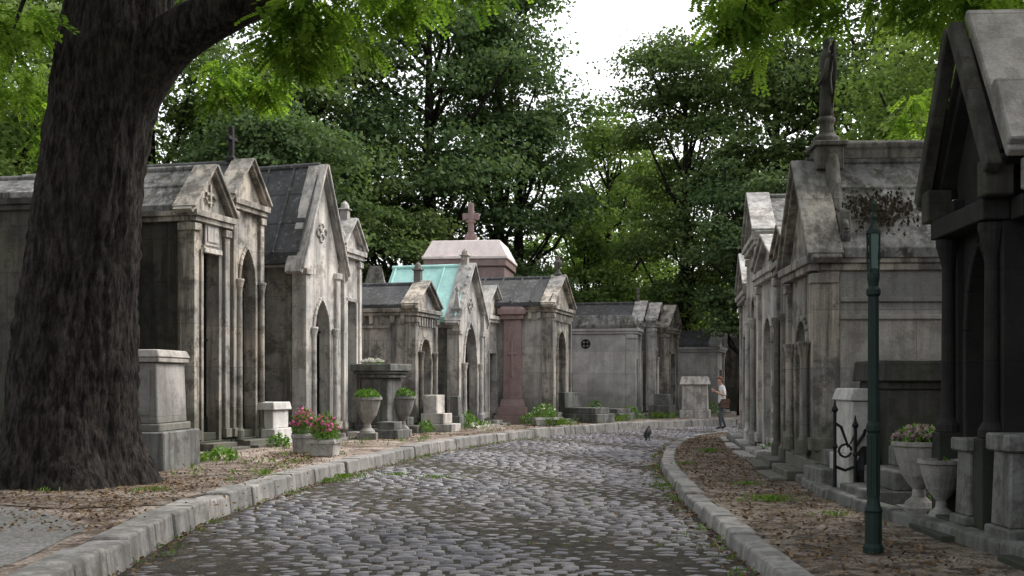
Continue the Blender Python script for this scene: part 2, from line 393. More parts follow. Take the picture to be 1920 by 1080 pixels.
    if med=='cross':
        zc=he+(hp-he)*.42; r_=(hp-he)*.28
        mt.box(0,.045,c-.03,c+.03,zc-r_,zc+r_); mt.box(0,.043,c-r_*.7,c+r_*.7,zc,zc+.06)
        for sg in (-1,1): mt.tube([(.02,c,zc-r_*.6),(.03,c+sg*r_*.5,zc-r_*.7),(.03,c+sg*r_*.9,zc-r_*.3),(.02,c+sg*r_*.6,zc-.02)],[.025]*4,5)
    elif med=='quatrefoil':
        zc=he+(hp-he)*.30; r_=min(.2,(hp-he)*.13)
        for a in (0,1.571,3.142,4.712):
            cy_,cz_=c+r_*.6*math.cos(a),zc+r_*.6*math.sin(a)
            mt.tube([(.02,cy_+r_*.5*math.cos(b_),cz_+r_*.5*math.sin(b_)) for b_ in np.linspace(0,6.283,10)],[.02]*10,5)
    if acro:
        for ya in (-.02,w-.13): mt.lathe([(.09,0),(.09,.06),(.06,.1),(.10,.2),(.06,.32),(.0,.4)],(.0,ya+.07,he+.02),10)
    if pinn:
        for ya in (0.02,w-.02):
            mt.box(-.12,.12,ya-.12,ya+.12,he-.35,he+.28); mt.box(-.15,.15,ya-.15,ya+.15,he+.28,he+.34)
            mt.lathe([(.13,0),(.05,.42),(.03,.46),(.07,.52),(.07,.56),(.01,.64)],(0,ya,he+.34),4)
        for k in range(1,6):
            f=k/6
            for y_ in (c*f,w-c*f): mt.lathe([(.02,0),(.055,.06),(.05,.1),(.01,.15)],(.08,y_,gab(y_)+.17),6)
    mt.box(.061,.36,c-dw*.8,c+dw*.8,-.05,.15); mt.box(.361,.6,c-dw*.95,c+dw*.95,-.05,.06)
    mt.obj('trim',[face],E,.01)
    mr=MB(); t=rt
    if flat:
        mr.box(-d-.12,.12,-.12,w+.12,he-.028,he+.10); mr.box(-d-.06,.06,-.06,w+.06,he+.10,hp,tap=.12)
    else:
        prof=[(-ov,he-.02-sl*ov*.3),(w+ov,he-.02-sl*ov*.3),(w+ov,he+t)]
        ks=[(k+1)/(steps+1) for k in range(steps)]
        def P(fr,add): return (fr*(c+ov)-ov,he+t+(hp-he)*fr+add)
        up=[]; add=0
        for fr in ks:
            up.append(P(fr,add)); add+=.035; up.append(P(fr+.001,add))
        top=P(1,add)
        prof+= [(w-y,z) for y,z in up]+[top]+up[::-1]+[(-ov,he+t)]
        mr.prism(prof,-d-.12,-.05)
        mr.tube([(-d-.14,c,top[1]+.0),(-.03,c,top[1]+.0)],[.07,.07],8)
        if ribs:
            k=int(d/.62)
            for i in range(k+1):
                x=-d+i*d/k
                mr.beam((-ov,he+t),(c,top[1]),x-.025,x+.025,.05); mr.beam((w+ov,he+t),(c,top[1]),x-.025,x+.025,.05)
    mr.obj('roof',[roof],E,.01)
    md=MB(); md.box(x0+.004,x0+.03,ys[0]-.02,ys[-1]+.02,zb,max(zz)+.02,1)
    for yb in np.linspace(ys[0]+.04,ys[-1]-.04,5 if bars else 3):
        md.box(x0+.05,x0+.075,yb-.012,yb+.012,zb+.02,zs*.97)
    md.box(x0+.045,x0+.09,ys[0],ys[-1],zs-.03,zs+.03); md.box(x0+.04,x0+.085,ys[0],ys[-1],zb+.02,zb+.5); md.box(x0+.045,x0+.088,ys[0],ys[-1],zs*.55,zs*.55+.04)
    md.obj('door',[m_door,m_black],E)
    if finial:
        kind,x,sz,mat=finial; mc=MB(); top=hp+.14 if not flat else hp
        if kind=='cross':
            mc.lathe([(.13,0),(.13,.08*sz),(.07,.14*sz)],(x,c,top-.03),4); s_=sz
            mc.box(x-.05,x+.05,c-.05,c+.05,top+.05*s_,top+.75*s_); mc.box(x-.045,x+.045,c-.21*s_,c+.21*s_,top+.44*s_,top+.53*s_)
        elif kind=='urn':
            mc.lathe([(.12,0),(.12,.1),(.06,.16),(.05,.22),(.11,.34),(.12,.42),(.07,.48),(.05,.55),(0.01,.6)],(x,c,top-.05),12)
            for i in range(len(mc.v)): p=mc.v[i]; mc.v[i]=(x+(p[0]-x)*sz,c+(p[1]-c)*sz,top+(p[2]-top)*sz)
        elif kind=='post':
            mc.box(x-.1,x+.1,c-.1,c+.1,top-.1,top+.45*sz); mc.box(x-.14,x+.14,c-.14,c+.14,top+.45*sz,top+.52*sz); mc.lathe([(.12,0),(.09,.12),(0.01,.2)],(x,c,top+.52*sz),8)
        mc.obj('finial',[mat],E,.01)
    return E,w

L=ZL-.02  # left row: sunlit fronts paler, shaded walls darker, in the stone colours themselves
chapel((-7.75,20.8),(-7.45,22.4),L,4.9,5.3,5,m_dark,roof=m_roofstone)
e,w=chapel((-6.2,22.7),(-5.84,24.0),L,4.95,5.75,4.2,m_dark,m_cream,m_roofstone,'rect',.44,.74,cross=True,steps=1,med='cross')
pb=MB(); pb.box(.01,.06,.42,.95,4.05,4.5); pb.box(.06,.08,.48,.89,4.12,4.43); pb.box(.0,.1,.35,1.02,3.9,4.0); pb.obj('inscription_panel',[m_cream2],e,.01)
chapel((-5.78,24.15),(-5.45,25.5),L,5.4,6.15,3.6,m_dark,m_cream,m_slate,'pointed',.5,.66,finial=('cross',-.35,.95,m_soot_shade),cols=True,pinn=False)
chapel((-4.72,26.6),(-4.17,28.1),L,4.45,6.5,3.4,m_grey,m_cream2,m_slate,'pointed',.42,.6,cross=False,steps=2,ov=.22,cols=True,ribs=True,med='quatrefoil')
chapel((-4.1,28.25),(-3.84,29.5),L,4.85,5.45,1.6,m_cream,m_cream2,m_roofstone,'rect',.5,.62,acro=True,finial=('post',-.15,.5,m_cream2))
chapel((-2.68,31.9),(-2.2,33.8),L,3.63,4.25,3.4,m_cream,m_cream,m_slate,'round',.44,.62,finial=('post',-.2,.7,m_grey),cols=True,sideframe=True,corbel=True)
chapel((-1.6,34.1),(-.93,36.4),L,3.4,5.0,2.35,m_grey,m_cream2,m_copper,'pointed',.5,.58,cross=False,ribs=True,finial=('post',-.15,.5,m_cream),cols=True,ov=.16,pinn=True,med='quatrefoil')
chapel((-.9,36.6),(-.36,38.1),L,3.7,4.5,2.2,m_cream,m_cream2,m_slate,'rect',.4,.55,acro=True)
chapel((1.25,37.3),(1.98,40.2),L,4.05,4.95,3.2,m_pale,m_cream,m_slate,'round',.42,.62,ov=.22,finial=('urn',-.1,1.2,m_grey),corbel=True,ribs=True)
chapel((4.5,43.3),(4.86,44.9),L,3.6,4.05,3.6,m_clean,m_clean,m_roofstone,'rect',.4,.55,flat=True,vent=True)
chapel((4.9,45.2),(5.4,46.9),L,3.85,4.6,3.4,m_grey,m_cream2,m_slate,'rect',.42,.58,finial=('cross',-.2,.7,m_grey))
chapel((5.5,45.6),(6.02,47.3),L,3.95,4.55,1.4,m_grey,m_cream2,m_roofstone,'round',.42,.6,cols=True,acro=True)
chapel((6.08,46.2),(6.75,47.9),L,3.75,4.5,1.4,m_pale,m_cream,m_slate,'rect',.42,.6,acro=True)
chapel((8.7,50.0),(9.35,52.0),L,3.1,3.7,2.1,m_clean,m_clean,m_slate,'rect',.4,.55,acro=True,finial=('post',-.2,.3,m_grey))
chapel((10.4,53.0),(11.2,55),L,3.5,4.2,2.8,m_grey,m_grey,m_roofstone,'rect',.4,.55)
chapel((12.2,54),(13.4,56),L,3.2,4.0,3,m_cream,m_cream,m_slate,'round')
Rr=ZR-.02
e,w=chapel((4.50,19.0),(4.37,16.75),Rr,3.42,4.80,6.0,m_pale,m_cream,m_roofstone,'round',.36,.6,steps=2,ov=.14,cols=True,plinth=.6,band=(2.35,2.6))
pm=MB(); c=w/2
pm.box(-.45,-.32,-.05,w*.16,3.35,3.9); pm.box(-.45,-.32,w*.84,w+.05,3.35,3.9)
for sgn in (-1,1):
    pts=[(-.38,c+sgn*(1.12-.9*t),3.5+1.35*t**1.8) for t in np.linspace(0,1,9)]
    pm.tube(pts,[.11]*9,8)
    pm.tube([(-.37,c+sgn*(1.12+.13*math.cos(a)),3.62+.13*math.sin(a)) for a in np.linspace(0,6.28,12)],[.05]*12,6)
pm.box(-.55,-.15,c-.3,c+.3,4.65,5.0); pm.box(-.6,-.1,c-.36,c+.36,5.0,5.07)
pm.lathe([(.2,0),(.2,.1),(.12,.16),(.1,.3),(.14,.36),(.12,.42)],(-.35,c,5.07),12)
pm.box(-6.0,-.56,c-.07,c+.07,4.84,5.02); pm.tube([(-6.0,c,5.04),(-.56,c,5.04)],[.09,.09],8)
pm.obj('parapet',[m_grey],e,.012)
fs=MB()
fs.lathe([(.10,0),(.11,.15),(.095,.4),(.075,.62),(.10,.8),(.11,.95),(.07,1.03),(.04,1.07),(.06,1.15),(.062,1.22),(.02,1.28)],(-.35,c,5.45),14)
for sgn in (-1,1):
    fs.tube([(-.35,c+sgn*.10,6.35),(-.3,c+sgn*.15,6.1),(-.24,c+sgn*.06,5.98)],[.04,.035,.025],7)
    fs.tube([(-.38,c+sgn*.06,6.3),(-.44,c+sgn*.11,6.62),(-.46,c+sgn*.11,6.15),(-.42,c+sgn*.07,5.6)],[.04,.05,.05,.015],7,flat=.4)
fs.obj('finial_figure',[m_dark],e,smooth=True)
V=[];T=[]
for i in range(650):
    f=min(.7,max(.12,R.gauss(.42,.11))); x=-.95+R.gauss(0,.26); yy_=(w+.14)-f*(w/2+.14); z=3.42-Rr+.07+(4.80-3.42)*f+.03+R.uniform(0,.03)
    a=R.uniform(0,6.28); sz=.022*R.uniform(.5,1.4); nx,ny=math.cos(a)*sz,math.sin(a)*sz; k_=(4.8-3.42)/(w/2+.14)
    V+= [(x-nx,yy_-ny,z+ny*k_),(x+ny,yy_-nx,z+nx*k_+.02),(x+nx,yy_+ny,z-ny*k_),(x-ny,yy_+nx,z-nx*k_-.01)]; T+=[R.random()]*4
quadmesh('dead_creeper',V,[leafmat('creeper',(.016,.013,.010),(.05,.042,.028),.05)],T,e)
chapel((4.9,21.5),(4.62,19.2),Rr,3.75,4.15,4.5,m_cream,m_cream,m_roofstone,'rect',.4,.6,cols=True)
chapel((5.12,24.2),(4.94,21.7),Rr,3.8,4.3,4.5,m_cream2,m_cream2,m_roofstone,'round',.4,.6,acro=True)
chapel((5.55,27.4),(5.18,24.5),Rr,4.7,5.6,4.5,m_grey,m_cream2,m_roofstone,'round',.4,.6,steps=0,ov=.2,cols=True)
chapel((6.0,30.6),(5.62,27.7),Rr,3.8,4.6,4.0,m_cream2,m_cream2,m_slate,'rect',.4,.6,acro=True)
# near right dark chapel
e,w=chapel((4.60,12.1),(4.50,10.6),Rr,3.72,4.75,3.5,m_soot_shade,m_soot_shade,m_roofstone,'pointed',.5,.55,cross=False,cols=False,ov=.2,rt=.12,plinth=.7)
cm=MB()
for (x,y) in ((.13,.1),(.13,w-.1),(-.5,w+.2),(-1.5,w+.2),(-2.6,w+.2)):
    cm.box(x-.13,x+.13,y-.13,y+.13,.0,.95); cm.lathe([(.12,.95),(.12,1.03),(.075,1.1),(.07,1.2),(.06,2.6),(.065,2.64),(.11,2.82),(.12,2.84),(.12,2.92)],(x,y,0),14)
cm.box(.02,.26,-.06,w+.06,2.93,3.12); cm.box(-3.5,.018,w+.06,w+.34,2.92,3.12)
cm.obj('columns',[m_soot_shade],e,.01)
cg=MB(); cg.beam((-.3,3.3),(w/2,4.85),.2,.34,.14); cg.beam((w+.3,3.3),(w/2,4.85),.2,.34,.14); cg.box(.05,.3,-.26,-.02,3.12,3.45); cg.box(.05,.3,w+.02,w+.26,3.12,3.45)
cg.obj('gable_moulding',[m_dark],e,.015)
cg=MB(); cg.beam((w+.42,3.42),(w/2+.03,4.98),-2.6,.185,.10); cg.beam((w+.44,3.5),(w+.05,4.12),-2.6,.19,.12)
cg.box(-2.6,.04,w+.36,w+.5,3.14,3.42); cg.box(-.9,-.05,w+.12,w+.52,3.0,3.13)
cg.obj('roof_slab',[m_pale],e,.015)
cd=MB()
for k in range(1,6):
    f=k/6; y=(w+.3)*(1-f)+w/2*f; z=3.3+1.55*f+.1
    cd.lathe([(.02,0),(.07,.08),(.06,.14),(.01,.2)],(.27,w-y,z),6)
cd.obj('crockets',[m_dark],e)
chapel((4.55,9.6),(4.5,7.2),Rr,3.75,4.9,3.5,m_soot_shade,m_soot_shade,m_roofstone,'pointed',.5,.55,cols=True,ov=.2)

# ------------------------------------------------------------------ monuments and graves
def rotobj(name,loc,rot=0): return empty(name,loc,rot)
E=rotobj('pink_granite_tomb',(-1.47,42.0,L),-.12)
mb=MB(); mb.box(-1.25,1.25,-1.2,1.2,0,4.75); mb.box(-1.35,1.35,-1.3,1.3,4.75,4.95)
mb.obj('walls',[m_pink],E,.02)
mb=MB(); mb.box(-1.45,1.45,-1.45,1.45,5.35,5.6); mb.box(-1.38,1.38,-1.35,1.35,4.95,5.35)
mb.obj('cornice',[m_pink],E,.02)
mb=MB(); mb.box(-1.5,1.5,-1.5,1.5,5.6,5.72); mb.box(-1.47,1.47,-1.45,1.45,5.72,6.28,tap=.28); mb.box(-.3,.3,-.3,.3,6.28,6.4,tap=.05); mb.obj('roof',[m_pinktop],E,.02)
mb=MB(); mb.box(-.2,.2,-.2,.2,6.4,6.62); mb.box(-.1,.1,-.09,.09,6.62,7.75); mb.box(-.3,.3,-.08,.08,7.15,7.38); mb.box(-.17,.17,-.12,.12,7.05,7.12)
mb.obj('cross',[m_pink],E,.02)
E=rotobj('pink_stele',(.06,37.7,L),-.22)
mb=MB(); mb.box(-.55,.55,-.5,.5,0,.28); mb.box(-.47,.47,-.42,.42,.28,.55); mb.box(-.4,.4,-.34,.34,.55,.8,tap=.05); mb.box(-.31,.31,-.27,.27,.8,3.35,tap=.03); mb.box(-.37,.37,-.33,.33,3.35,3.5); mb.box(-.45,.45,-.42,.42,3.5,3.68,tap=.0); mb.box(-.4,.4,-.36,.36,3.68,3.86,tap=.12)
mb.box(-.035,.035,-.30,-.2,1.5,2.7); mb.box(-.15,.15,-.297,-.2,2.22,2.30); mb.box(.2,.33,-.03,.03,1.5,2.7); mb.box(.2,.327,-.14,.14,2.22,2.30)
mb.obj('shaft',[m_pink],E,.012)
E=rotobj('stone_sarcophagus',(-5.70,18.2,L),-.1)
mb=MB(); mb.box(-1.6,.50,-.45,1.05,-.05,.60); mb.obj('base',[m_grave],E,.02)
mb=MB(); mb.box(-1.5,.38,-.34,.95,.60,.72); mb.box(-1.48,.33,-.29,.9,.72,1.66,tap=.03); mb.box(-1.5,.36,-.32,.93,1.66,1.74); mb.box(-1.52,.38,-.34,.95,1.74,1.86,tap=.05); mb.obj('chest',[m_pale],E,.015)
mb=MB(); mb.box(-1.3,.2,-.30,-.2,.85,1.55); mb.obj('panel',[m_pale],E,.01)
E=rotobj('table_tomb',(-3.25,29.2,L),-.35)
mb=MB(); mb.box(-.45,.45,-.5,.5,0,.3); mb.box(-.36,.36,-.4,.4,.3,1.45); mb.box(-.45,.45,-.5,.5,1.45,1.55); mb.box(-.55,.55,-.62,.62,1.62,1.8); mb.box(-.5,.5,-.56,.56,1.55,1.62); mb.obj('pedestal',[m_grave],E,.02)
def flowers(name,c,r,n,mats,parent=None,h=.25,leafsz=.07,fl=.4,flsz=.05):
    C=np.array(c); V=[];T=[];MI=[]
    for i in range(n):
        a=R.uniform(0,6.283); rr=r*math.sqrt(R.random()); z=R.uniform(0,1)**.6*h*(1-.5*(rr/r)**2)
        p=C+np.array([rr*math.cos(a),rr*math.sin(a),z]); isf=R.random()<fl and z>h*.35
        sz=(flsz if isf else leafsz)*R.uniform(.7,1.3)
        for _ in range(3 if isf else 1):
            u=np.array([R.gauss(0,1),R.gauss(0,1),R.gauss(0,.6) if isf else abs(R.gauss(0,1.2))]); u/=np.linalg.norm(u)
            w_=np.cross(u,[R.gauss(0,1),R.gauss(0,1),R.gauss(0,1)]); w_/=np.linalg.norm(w_)
            V+= [p-u*sz*.5,p+w_*sz*(.4 if isf else .2),p+u*sz*.6,p-w_*sz*(.4 if isf else .2)]; T+=[R.random()]*4; MI.append(1 if isf else 0)
    o=quadmesh(name,V,mats,T,parent); o.data.polygons.foreach_set('material_index',MI); return o
lf_green=leafmat('plant_leaf',(.05,.11,.02),(.16,.28,.07),.3)
fl_pink=leafmat('pink_petals',(.62,.08,.30),(.88,.36,.58),.2,(1,1,1))
fl_white=leafmat('white_petals',(.6,.58,.5),(.8,.78,.75),.2,(1,1,1))
fl_dull=leafmat('faded_petals',(.22,.15,.15),(.4,.32,.30),.2,(1,1,1))
flowers('flower_spray',(-3.45,29.0,L+1.8),.3,250,[lf_green,fl_white],None,.14,.06,.7,.06)
for (x,y,r_,h_,n_) in [(-4.15,25.6,.3,.45,260),(-4.9,24.6,.25,.3,160),(-2.3,31.2,.25,.35,180),(-1.25,33.6,.3,.55,260),(.5,36.6,.3,.4,200),(2.9,39.6,.4,.4,260),(4.2,41.9,.4,.5,280),(-5.0,20.2,.3,.25,140),(3.0,42.6,.4,.7,260),(7.8,46.0,.5,.6,260)]:
    flowers('grave_plant',(x,y,ZL-.02),r_,n_,[lf_green,fl_white],None,h_,.10,.02,.05)
for (x,y,r_,h_,n_) in [(4.62,16.2,.2,.35,140),(4.9,13.2,.2,.3,120),(5.0,22.9,.15,.3,60)]:
    flowers('grave_plant',(x,y,ZR-.02),r_,n_,[lf_green,fl_white],None,h_,.09,.02,.05)
def planter(loc,rot,sz,h,mat,fl,n=650,hh=.45,ff=.4):
    E=rotobj('flower_planter',loc,rot); a=sz/2; mb=MB()
    mb.add([(-a*.88,-a*.88,0),(a*.88,-a*.88,0),(a*.88,a*.88,0),(-a*.88,a*.88,0),(-a,-a,h),(a,-a,h),(a,a,h),(-a,a,h),(-a+.03,-a+.03,h),(a-.03,-a+.03,h),(a-.03,a-.03,h),(-a+.03,a-.03,h),(-a+.04,-a+.04,h-.04),(a-.04,-a+.04,h-.04),(a-.04,a-.04,h-.04),(-a+.04,a-.04,h-.04)],
     [(3,2,1,0),(0,1,5,4),(1,2,6,5),(2,3,7,6),(3,0,4,7),(4,5,9,8),(5,6,10,9),(6,7,11,10),(7,4,8,11),(8,9,13,12),(9,10,14,13),(10,11,15,14),(11,8,12,15),(12,13,14,15)])
    mb.box(-a-.015,a+.015,-a-.015,-a-.001,h-.08,h-.02); mb.box(a+.001,a+.015,-a,a,h-.08,h-.02)
    mb.obj('box',[mat],E,.008); flowers('flowers',(0,0,h-.05),a*1.15,n,[lf_green,fl],E,hh,.075,ff,.06); return E
planter((-3.98,22.4,L+.01),.2,.44,.36,m_cream2,fl_pink,750,.58,.24)
planter((-3.42,21.5,L+.01),-.15,.46,.30,m_cream2,fl_pink,700,.56,.18)
planter((1.0,36.2,L+.01),.2,.7,.25,m_white,fl_white,700,.5,.08)
def urn(loc,s,mat,fl,name='urn_planter',n=500,fh=.3,ff=.03):
    E=rotobj(name,loc); mb=MB(); mb.box(-.2*s,.2*s,-.2*s,.2*s,0,.14*s)
    mb.lathe([(.17,.14),(.15,.19),(.08,.25),(.07,.34),(.12,.40),(.19,.5),(.25,.68),(.28,.82),(.31,.84),(.31,.89),(.26,.89),(.23,.83),(.0,.82)],(0,0,0),20)
    mb.v=[(x*s,y*s,z*s) if i>=8 else (x,y,z) for i,(x,y,z) in enumerate(mb.v)]
    mb.obj('urn',[mat],E,0,False); flowers('plant',(0,0,.82*s),.29*s,n,[lf_green,fl],E,fh,.08,ff,.06); return E
m_urn=stone('urn_stone',(.33,.31,.28),(.09,.085,.075),.6,False)
urn((-3.4,27.6,L),1.12,m_urn,fl_white); urn((-2.75,29.4,L),1.12,m_urn,fl_white)
urn((4.30,12.4,ZR+.0),.92,m_urn,fl_dull,n=600,fh=.24,ff=.6)
urn((4.30,11.75,ZR+.0),.75,m_urn,fl_dull,n=10,fh=.05)
def grave(name,loc,rot,boxes,mat):
    E=rotobj(name,loc,rot); mb=MB()
    for b in boxes: mb.box(*b[:6],0,b[6] if len(b)>6 else 0)
    mb.obj('slab',[mat],E,.015); return E
grave('grave_slab',(-5.3,25.7,L),-.25,[(-.9,.35,-.5,.4,0,.35),(-.8,.28,-.42,.34,.35,.75),(-.9,.34,-.5,.4,.75,.92,.03)],m_white)
grave('grave_slab',(-3.0,31.2,L),-.3,[(-.5,.6,-.2,.3,0,.2),(-.4,.3,-.15,.3,.2,.42),(-.3,.1,-.1,.3,.42,.75)],m_grave)
grave('grave_steps',(-1.95,31.9,L),-.3,[(-.45,.45,-.35,.4,0,.22),(-.45,.2,-.3,.4,.22,.5),(-.4,-.02,-.25,.4,.5,1.0)],m_cream2)
grave('grave_slab',(2.4,39.0,L),-.7,[(-.9,.9,-.5,.5,0,.3),(-.75,.75,-.4,.4,.3,.5),(-.85,-.5,-.4,.4,.5,1.0)],m_grave)
grave('grave_slab',(3.35,41.0,L),-.7,[(-.8,.8,-.5,.5,0,.28),(-.7,.7,-.4,.4,.28,.42)],m_grave)
grave('grave_slab',(1.9,42.5,L),-.3,[(-.5,.5,-.5,.5,0,.6),(-.35,.35,-.1,.1,.6,1.7,.03)],m_grave)
grave('stone_sarcophagus',(6.9,44.2,L),-.2,[(-.55,.55,-.6,.9,0,.3),(-.48,.48,-.5,.8,.3,1.25,.03),(-.56,.56,-.6,.9,1.25,1.55,.08)],m_cream2)
grave('grave_slab',(5.6,43.6,L),-.4,[(-.4,.4,-.5,.5,0,.5),(-.3,.3,-.2,.3,.5,.9)],m_grave)
grave('grave_stele',(-4.6,39.5,L),-.1,[(-.35,.35,-.15,.15,0,4.6,.02),(-.35,.35,-.15,.15,4.6,5.25,.14)],m_grey)
grave('grave_stele',(-1.6,33.2,L),-.3,[(-.2,.2,-.2,.2,0,.4),(-.13,.13,-.13,.13,.4,.95,.02)],m_grave)
grave('grave_slab',(-3.05,28.3,L),-.3,[(-.35,.5,-.4,.3,0,.22),(-.1,.35,-.3,.2,.22,.4)],m_grave)
grave('stone_sarcophagus',(5.35,15.3,ZR),-.0,[(-.75,1.6,-.7,.6,0,.35),(-.62,1.5,-.6,.5,.35,1.35),(-.66,1.55,-.64,.55,1.35,1.45),(-.74,1.62,-.74,.62,1.45,1.72,.03)],m_dark)
grave('marble_stele',(4.50,15.5,ZR),0,[(-.2,.2,-.5,.4,0,.5),(-.16,.14,-.45,.35,.5,1.2,.03),(-.18,.14,-.48,.38,1.2,1.36,.05)],m_white)
grave('grave_steps',(4.65,13.9,ZR),0,[(-.6,1.6,-.6,.6,0,.2),(-.3,1.6,-.55,.6,.2,.42),(.0,1.6,-.5,.6,.42,.66),(.3,1.6,-.45,.6,.66,.85)],m_grave)
grave('grave_steps',(4.5,16.0,ZR),0,[(-.4,.5,-.4,.5,0,.28),(-.15,.5,-.4,.5,.28,.5)],m_grave)
grave('stone_plinth',(4.35,11.0,ZR),0,[(-.18,.16,-.2,.2,0,.2),(-.14,.12,-.16,.16,.2,.8,.02),(-.17,.15,-.19,.19,.8,.92)],m_grave)
grave('stone_plinth',(4.32,10.1,ZR),0,[(-.16,.4,-.25,.25,0,.2),(-.12,.4,-.2,.2,.2,.85,.02),(-.15,.4,-.24,.24,.85,1.0)],m_grave)
E=rotobj('iron_railing',(4.1,14.9,ZR+.02)); mb=MB()
for x,h in ((.0,1.15),(.26,.95)):
    mb.lathe([(.05,0),(.05,.06),(.025,.1),(.022,h*.5),(.04,h*.52),(.022,h*.56),(.022,h-.12),(.045,h-.08),(.02,h-.03),(.005,h+.05)],(x,0,0),8)
mb.tube([(0,0,.9),(.08,0,.85),(.17,0,.6),(.26,0,.75)],[.02]*4,6); mb.tube([(0,0,.35),(.13,0,.3),(.26,0,.35)],[.02]*3,6)
mb.tube([(.13+.08*math.cos(a),0,.55+.08*math.sin(a)) for a in np.linspace(0,6,12)],[.016]*12,6)
mb.tube([(.26,0,.6),(.4,.1,.75),(.5,.3,.9),(.6,.6,1.0)],[.022]*4,6); mb.tube([(.26,0,.2),(.45,.3,.25),(.6,.6,.3)],[.02]*3,6)
mb.lathe([(.02,.0),(.16,.05),(.18,.3),(.12,.5),(.05,.6)],(.42,.2,0),12)
mb.obj('railing',[m_iron],E)

# ------------------------------------------------------------------ signpost, with a made-up lantern and glass on its head
E=rotobj('signpost',(3.08,10.0,ZR-.01)); mb=MB()
mb.lathe([(.085,0),(.085,.05),(.07,.08),(.07,.34),(.078,.36),(.06,.40),(.05,.46),(.05,1.02),(.06,1.04),(.06,1.08),(.045,1.12),(.042,2.18),(.06,2.2),(.06,2.24),(.04,2.27),(.052,2.34),(.052,2.38),(.03,2.42)],(0,0,0),12)
for k in range(8):
    a=2*math.pi*k/8; mb.tube([(.05*math.cos(a),.05*math.sin(a),.48),(.05*math.cos(a),.05*math.sin(a),1.0)],[.009,.009],4)
    mb.tube([(.043*math.cos(a),.043*math.sin(a),1.12),(.04*math.cos(a),.04*math.sin(a),2.18)],[.007,.007],4)
mb.obj('post',[m_green],E,0,False)
mb=MB(); 
for sx in (-1,1):
    for sy in (-1,1): mb.tube([(sx*.035,sy*.035,2.4),(sx*.042,sy*.042,2.72)],[.008,.008],5)
mb.box(-.06,.06,-.015,.015,2.5,2.56); mb.box(-.055,.055,-.012,.012,2.62,2.68)
mb.lathe([(.05,2.38),(.055,2.4),(.05,2.42)],(0,0,0),4); mb.lathe([(.065,2.72),(.058,2.75),(.03,2.80),(.022,2.83),(.028,2.86),(.012,2.9),(.02,2.97),(.008,3.0),(.002,3.06)],(0,0,0),8)
mb.obj('sign_head',[m_green],E)
m_glass,nt_,b_,o_=newmat('sign_head_glass'); b_.inputs['Base Color'].default_value=(.04,.09,.075,1); b_.inputs['Roughness'].default_value=.25
mb=MB(); mb.lathe([(.036,2.42),(.05,2.72)],(0,0,0),4); mb.obj('glass',[m_glass],E)

# ------------------------------------------------------------------ foliage
def leafcards(C,Nn,size,asp=.55):
    n=len(C); rnd=rng.normal(size=(n,3)); U=np.cross(Nn,rnd); U/=np.linalg.norm(U,axis=1)[:,None]+1e-9
    W=np.cross(Nn,U); W/=np.linalg.norm(W,axis=1)[:,None]+1e-9
    s=size[:,None]; return np.stack([C-U*s*.5,C+W*s*asp*.5-U*s*.05,C+U*s*.5,C-W*s*asp*.5-U*s*.05],1)
def crown(c,rx,ry,rz,nl,per,lr,leaf,seed,low=-.8):
    g=np.random.default_rng(seed); Cs=[];Ns=[];Ts=[];lobes=[]
    for i in range(nl):
        d=g.normal(size=3); d/=np.linalg.norm(d); d[2]=max(d[2],low)
        rr=g.uniform(.3,1)**.5
        p=np.array(c)+d*np.array([rx,ry,rz])*rr; R_=lr*g.uniform(.5,1.3); lobes.append((p,R_))
        k=int(per*(R_/lr)**2)
        q=g.normal(size=(k,3)); q/=np.linalg.norm(q,axis=1)[:,None]; q[:,2]=np.where(q[:,2]<-.3,-q[:,2]*.5,q[:,2])
        rad=R_*g.uniform(.35,1.12,size=k)**.7
        bump_=1+.28*np.sin(q[:,0]*5+i)*np.sin(q[:,1]*6+i*2)+.2*np.sin(q[:,2]*9+i)
        P=p+q*(rad*bump_)[:,None]*np.array([1.15,1.15,.65])
        P[:,2]-=.15*(q[:,0]**2+q[:,1]**2)*R_
        Nn=q*.55+g.normal(size=(k,3))*.6+np.array([0,0,.5]); Nn/=np.linalg.norm(Nn,axis=1)[:,None]
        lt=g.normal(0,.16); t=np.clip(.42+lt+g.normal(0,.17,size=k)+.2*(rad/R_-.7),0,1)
        Cs.append(P);Ns.append(Nn);Ts.append(t)
    C=np.concatenate(Cs);Nn=np.concatenate(Ns);T=np.concatenate(Ts)
    V=leafcards(C,Nn,leaf*g.uniform(.55,1.3,size=len(C)),.65)
    return V,np.repeat(T,4),lobes
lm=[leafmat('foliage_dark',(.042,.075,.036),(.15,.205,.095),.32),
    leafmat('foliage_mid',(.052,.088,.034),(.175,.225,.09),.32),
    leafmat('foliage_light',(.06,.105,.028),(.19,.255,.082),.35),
    leafmat('foliage_bright',(.06,.12,.018),(.21,.31,.055),.5)]
